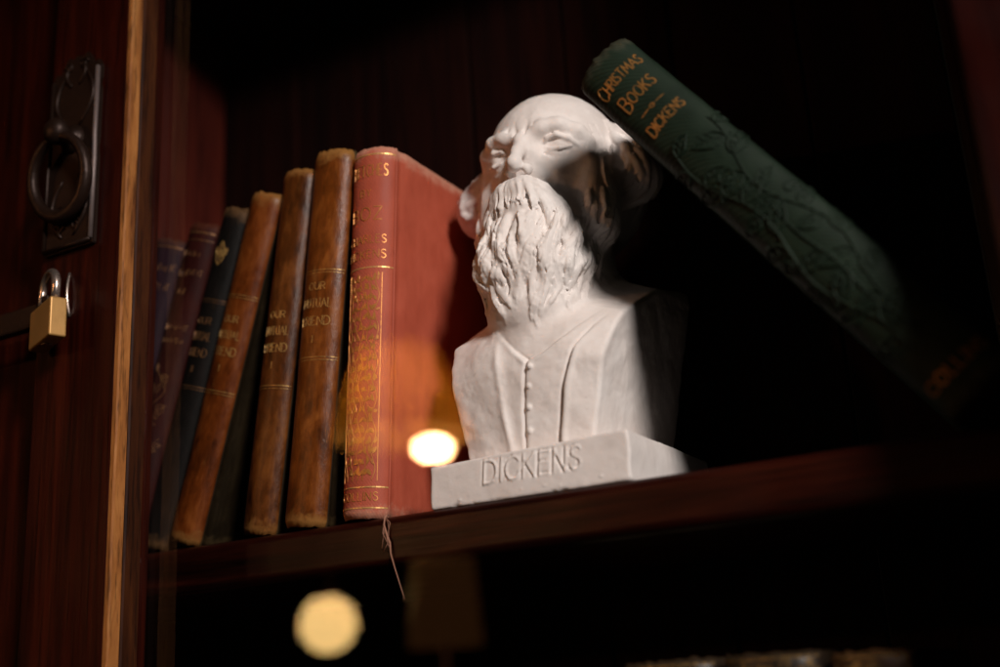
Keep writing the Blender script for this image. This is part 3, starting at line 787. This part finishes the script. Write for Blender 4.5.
for i in range(22):
    z = .04 + .066 * i / 22; s = .005 * math.sin(i * 1.1); ribbons(bm, leaf((s, z), r2.uniform(.2, 2.9), r2.uniform(.005, .009), .003, r2.uniform(-1, 1)), .0004, g)
ribbons(bm, [[(.005 * math.sin(z * 220), z) for z in np.linspace(.03, .108, 40)]], .0006, g); bm_obj('stamped_ornament', bm, M['gilt_dim'], root)
bm = bmesh.new(); rule(bm, g, .187, -sm * .9, sm * .9, .0012); rule(bm, g, .1825, -sm * .9, sm * .9, .0006); bm_obj('stamped_rule', bm, M['gilt_dim'], root)
b1 = make_book('purple_cloth_book', 'faded purple cloth book half hidden behind the door stile', GRP, (-.5232, YJ, SHELF), 16.8, .0245, .189, .125, .0065, M['purple'], 6)
root, g, sm = b1; bm = bmesh.new()
for z, n, hh in ((.1685, 6, .005), (.157, 6, .005), (.146, 3, .0045), (.146, 3, .0045)): ribbons(bm, fake_word(r2, n, hh), .0007, g, z, .001)
bm_obj('stamped_title', bm, M['gilt_dim'], root)
bm = bmesh.new()
for z, n, hh in ((.120, 5, .0045), (.111, 4, .0045)): ribbons(bm, fake_word(r2, n, hh), .0007, g, z, .001)
bm_obj('stamped_author', bm, M['gilt_dim'], root)
bm = bmesh.new(); ribbons(bm, leaf((-.004, .083), .3, .009, .006), .0007, g); bm_obj('stamped_ornament', bm, M['gilt_dim'], root)
bm = bmesh.new(); rule(bm, g, .184, -sm * .9, sm * .9, .001); bm_obj('stamped_rule', bm, M['gilt_dim'], root)

# --- the red cloth book with the gilt leaf panel
M['red'] = leather('rose_red_cloth', (.36, .066, .034), (.43, .086, .046), (.50, .108, .060), (.55, .24, .16), .28, .62, .199, .0270, scuff=.08, cloth=300, mottle=.25, spec=.3, ribs=.12)
M['gilt_red'] = gilt('gilt_on_red', (.56, .24, .055), (.40, .09, .04), .40)
M['gilt_bright'] = gilt('bright_gilt', (.76, .46, .16), (.42, .15, .06), .36)
b7 = make_book('red_cloth_book', 'rose red cloth book with a gilt leaf panel on its spine, next to the bust', GRP, (-.3312, YJ + .001, SHELF), 3.6, .0270, .199, .13, .0085, M['red'], 7, ragged=.6)
root, g, sm = b7; r7 = random.Random(21)
bm = bmesh.new()
for t, hh, z, kk in (('SKETCHES', .0066, .1820, 1.), ('BY', .0040, .1705, 1.), ('BOZ', .0072, .1570, 1.), ('CHARLES', .0044, .1440, .9), ('DICKENS', .0046, .1355, .9)):
    st, wd = text_strokes(t, hh, .26); k = min(1., 1.42 * sm / wd)
    ribbons(bm, [[(a * k, b) for a, b in l] for l in st], .0006 if hh > .006 else .00045, g, z)
bm_obj('gilt_title', bm, M['gilt_red'], root)
bm = bmesh.new(); SW = sm * .58                                       # dense swirling leaves, each a filled blade
for cx in (-.82, -.41, 0., .41, .82):
    ph = r7.uniform(0, 6)
    stem = [(SW * (cx + .12 * math.sin(ph + q * .62)), .019 + .107 * q / 60) for q in range(61)]
    ribbons(bm, [stem], .00042, g)
    for q in range(1, 60, 3):
        for sd in (-1, 1):
            p = stem[q]; L = r7.uniform(.0042, .0068); a = math.pi / 2 - sd * r7.uniform(.35, .9)
            lf = leaf((p[0] + sd * .0004, p[1]), a, L, .002, sd * r7.uniform(-1.0, 1.4), 6, True)[2]
            lf = [q_ for q_ in lf if abs(q_[0]) < SW]
            if len(lf) > 2: ribbons(bm, [lf], r7.uniform(.0015, .0022), g, taper=True)
bm_obj('gilt_leaf_panel', bm, M['gilt_red'], root)
bm = bmesh.new(); ribbons(bm, [[(SW * 1.06, .0185), (SW * 1.06, .1275)], [(-SW * 1.06, .0185), (-SW * 1.06, .1275)]], .0004, g); bm_obj('gilt_border', bm, M['gilt_red'], root)
bm = bmesh.new(); st, wd = text_strokes('COLLINS', .0042, .3); ribbons(bm, [[(a * .9, b) for a, b in l] for l in st], .0005, g, .0088); bm_obj('gilt_imprint', bm, M['gilt_red'], root)
for z, wd in ((.1305, .0008), (.1945, .0009), (.0155, .0008), (.0052, .0008)):
    bm = bmesh.new(); rule(bm, g, z, -sm * .98, sm * .96, wd); bm_obj('gilt_rule', bm, M['gilt_bright'], root)
bm = bmesh.new()                                                       # binding thread hanging over the shelf
DXT = .0075
Pt = [(-.0045, -.0050, .0012), (-.003, -.0092, -.0005), (-.0034, -.0098, -.004), (-.0015, -.0100, -.0085), (.0005, -.0098, -.013), (.0012, -.0100, -.018), (.0035, -.0098, -.0245), (.0062, -.0099, -.031), (.0088, -.0098, -.0375), (.0096, -.0098, -.040)]
Pt = [(a + DXT, b_, c) for a, b_, c in Pt]
tube(bm, Pt, [.0006, .0007, .0006, .0006, .0005, .00035, .0003, .00025, .0002, .00015], 6)
for q in range(5):
    a = Pt[1 + q % 3]; tube(bm, [a, (a[0] + r7.uniform(-.003, .004), a[1] - .0006 * (q + 1) * .5, a[2] - r7.uniform(.002, .006)), (a[0] + r7.uniform(-.002, .004), a[1] - .0003, a[2] - r7.uniform(.007, .012))], .0002, 5)
bm_obj('loose_thread', bm, M['thread'], root, True)

# --- the green book leaning across the bust
M['green'] = leather('dark_green_ribbed_cloth', (.0060, .0130, .0074), (.0098, .0195, .0112), (.014, .026, .015), (.045, .046, .03), .35, .55, .2312, .0322, scuff=.10, cloth=230, mottle=.3, spec=.18, ribs=.6)
M['gilt_green'] = gilt('coppery_gilt', (.44, .20, .05), (.05, .035, .015), .44)
bg_ = make_book('green_cloth_book', 'dark green cloth book with embossed vines, leaning slantwise on the bust\'s head', None, (-.0602, .4600, SHELF), -37.0, .0322, .2312, .135, .0075, M['green'], 9, pivot='left', ragged=1.2)
root, g0, sm = bg_
g = g0; zt = lambda z: .2312 - (.2455 - z) * .96
bm = bmesh.new()
for t, hh, z, big, kk in (('CHRISTMAS', .0060, .2250, 1.35, .76), ('BOOKS', .0064, .2105, 1.4, .56), ('DICKENS', .0054, .1905, 1.15, .60)):
    st, wd = text_strokes(t, hh, .24, big); k = kk * 2 * sm / wd * .92
    ribbons(bm, [[(a * k, b) for a, b in l] for l in serifs(st, hh, .09)], .00072, g, zt(z))
bm_obj('gilt_title', bm, M['gilt_green'], root)
bm = bmesh.new(); ribbons(bm, [[(-.0075, zt(.2025)), (-.0018, zt(.2025))], [(.0018, zt(.2025)), (.0075, zt(.2025))]], .0006, g, taper=True); ribbons(bm, leaf((-.0015, zt(.2025)), 0, .003, .0022), .0004, g); bm_obj('gilt_dash', bm, M['gilt_green'], root)
bm = bmesh.new(); st, wd = text_strokes('COLLINS', .0052, .28); ribbons(bm, serifs([[(a, b) for a, b in l] for l in st], .0052, .09), .0007, g, .0105); bm_obj('gilt_imprint', bm, M['gilt_green'], root)
rg = random.Random(17)
def emboss(bm, lines, wid, hgt): ribbons(bm, lines, wid, g, off=.0001, th=hgt, taper=True)
stems = []
for cx, ph, am in ((-.0085, .5, .0035), (.0075, 2.6, .0045)):
    stems.append([(cx + am * math.sin(ph + q * .17), .026 + .140 * q / 70) for q in range(71)])
stems.append([(0 + .0008 * math.sin(q * .3), .026 + .095 * q / 50) for q in range(51)])
for st in stems:
    bm = bmesh.new(); emboss(bm, [st], .0015, .0007); bm_obj('embossed_stem', bm, M['green'], root, True)
for st in stems[:2]:
    for q in range(3, 69, 5):
        sd = 1 if (q // 5) % 2 else -1; p = st[q]
        if abs(p[0]) > sm * .85: continue
        bm = bmesh.new(); a = math.pi / 2 - sd * rg.uniform(.5, 1.2); L = rg.uniform(.011, .016)
        lf = leaf(p, a, L, L * .52, -sd * rg.uniform(.2, 1.1), 9); emboss(bm, lf[:2], .0014, .0008); emboss(bm, lf[2:], .0008, .0005)
        for u in (.35, .6):                                           # lobes
            e = lf[2][int(u * (len(lf[2]) - 1))]; emboss(bm, [[e, (e[0] + .35 * L * math.cos(a + .8), e[1] + .35 * L * math.sin(a + .8))], [e, (e[0] + .35 * L * math.cos(a - .8), e[1] + .35 * L * math.sin(a - .8))]], .0007, .0005)
        bm_obj('embossed_leaf', bm, M['green'], root, True)
    for q in range(6, 66, 12):
        p = st[q]; a0 = rg.uniform(0, 6); sd = rg.choice((-1, 1)); c = (max(-sm * .75, min(sm * .75, p[0] + sd * .006)), p[1] + .003)
        bm = bmesh.new(); emboss(bm, [[(c[0] + .0042 * (1 - i / 24) * math.cos(a0 + sd * i * .42), c[1] + .0042 * (1 - i / 24) * math.sin(a0 + sd * i * .42)) for i in range(20)]], .0013, .0007); bm_obj('embossed_tendril', bm, M['green'], root, True)
bm = bmesh.new(); rule(bm, g, .0075, -sm * .9, sm * .9, .0009); rule(bm, g, .020, -sm * .9, sm * .9, .0009); bm_obj('embossed_rule', bm, M['green'], root)

# --- heads of the books on the shelf below
M['gilt_low'] = gilt('sooty_gilt', (.30, .18, .06), (.03, .018, .01), .5)
LG = 'books on the lower shelf'
M['low_a'] = leather('black_morocco', (.008, .006, .005), (.016, .011, .009), (.028, .018, .014), (.035, .022, .012), .3, .35, .2, .04, scuff=.2)
M['low_b'] = leather('dark_calf', (.020, .009, .005), (.045, .018, .009), (.07, .03, .014), (.08, .04, .016), .3, .4, .2, .04, scuff=.3)
lows = [(-.3, 'low_b', .034, .1955), (-.2590, 'low_a', .036, .2005), (-.2150, 'low_b', .040, .1985), (-.1705, 'low_a', .042, .2005), (-.1275, 'low_a', .040, .2005), (-.0900, 'low_b', .034, .1985)]
for q, (xr, mt, w, h) in enumerate(lows[2:]):
    lab = ('brown leather book on the lower shelf, leftmost of the heads showing', 'black leather book on the lower shelf with a gilt flower at its head', 'black leather book with gilt scrolled head on the lower shelf', 'dark calf book on the lower shelf with a broad gilt band at its head')[q]
    r_, g, sm = make_book('lower_shelf_book', lab, LG, (xr, .484, -.187), 0, w, h, .125, .008, M[mt], 30 + q)
    bm = bmesh.new(); rq = random.Random(60 + q)
    rule(bm, g, h - .0022, -sm * .95, sm * .95, .0010); rule(bm, g, h - .0125, -sm * .95, sm * .95, .0008)
    for i in range(26 if q >= 2 else 14): ribbons(bm, leaf((sm * rq.uniform(-.9, .9), h - rq.uniform(.0045, .0115)), rq.uniform(0, 6.28), .004, .0018, rq.uniform(-1, 1), 5), .0005, g)
    bm_obj('gilt_head_band', bm, M['gilt_low'], r_)
bust = tag(empty('plaster_bust', (-.2505, .529, SHELF)), 'white plaster bust of a bearded bald man on a plinth lettered DICKENS', 'bust')
link('figure', sculpt_figure(), M['plaster'], bust)
link('plinth', sculpt_plinth(), M['plaster'], bust)

# ================================================================ the two lamps of the room, seen as reflections in the glass
LAMP_A = (-.9531, -.565, .384); LAMP_B = (-1.153, -.645, .1345); LAMP_BR = .044; LAMP_C = (-.9243, -.6196, .1461)
p = Vector(LAMP_A)
lamp = tag(empty('table_lamp', p), 'lamp with glowing amber shade, reflected in the glass before the red book', 'lamp')
bm = bmesh.new(); lathe(bm, [(.060, .135), (.108, -.0), (.106, -.0005), (.058, .134)], 40); bm_obj('shade', bm, shade_cloth('amber_shade', (.78, .62, .22)), lamp, True)
for ox, oy, rr, mt in ((.041, -.023, .028, glow('bulb_glow', (1., .45, .20), 250)), (-.012, .006, .013, glow('inner_bulb_glow', (1., .5, .2), 430))):
    bm = bmesh.new(); lathe(bm, [(0, .000)] + [(rr * math.sin(a), -.018 + rr * .62 * math.cos(a)) for a in [math.pi * i / 14 for i in range(1, 14)]] + [(0, -.018 - rr * .62)], 28)
    bm_obj('bulb', bm, mt, lamp, True, loc=(ox, oy, 0 if ox > 0 else .065))
bm = bmesh.new(); lathe(bm, [(0, .12), (.008, .118), (.008, .02), (.012, .012), (0, .010)], 20); bm_obj('stem', bm, M['iron'], lamp, True)
p = Vector(LAMP_B)
globe = tag(empty('globe_lamp', p), 'round warm globe lamp, reflected in the glass under the shelf', 'lamp')
bm = bmesh.new(); bmesh.ops.create_uvsphere(bm, u_segments=40, v_segments=24, radius=LAMP_BR); bm_obj('globe', bm, glow('globe_glow', (1., .62, .225), 14.), globe, True)
bm = bmesh.new(); lathe(bm, [(0, LAMP_BR + .16), (.006, LAMP_BR + .16), (.006, LAMP_BR + .01), (.022, LAMP_BR + .002), (.02, LAMP_BR - .004)], 20); bm_obj('fitting', bm, M['iron'], globe, True)
p = Vector(LAMP_C)
dim = tag(empty('shaded_lamp', p), 'dim lamp with a brown drum shade, reflected faintly under the thread', 'lamp')
bm = bmesh.new(); lathe(bm, [(.046, .062), (.054, -.062), (.053, -.0615), (.045, .0615)], 36); bm_obj('shade', bm, glow('brown_shade', (1., .36, .10), .2), dim, True)
bm = bmesh.new(); lathe(bm, [(0, .05), (.007, .05), (.007, -.11), (.045, -.118), (.045, -.126), (0, -.126)], 24); bm_obj('stand', bm, M['iron'], dim, True)
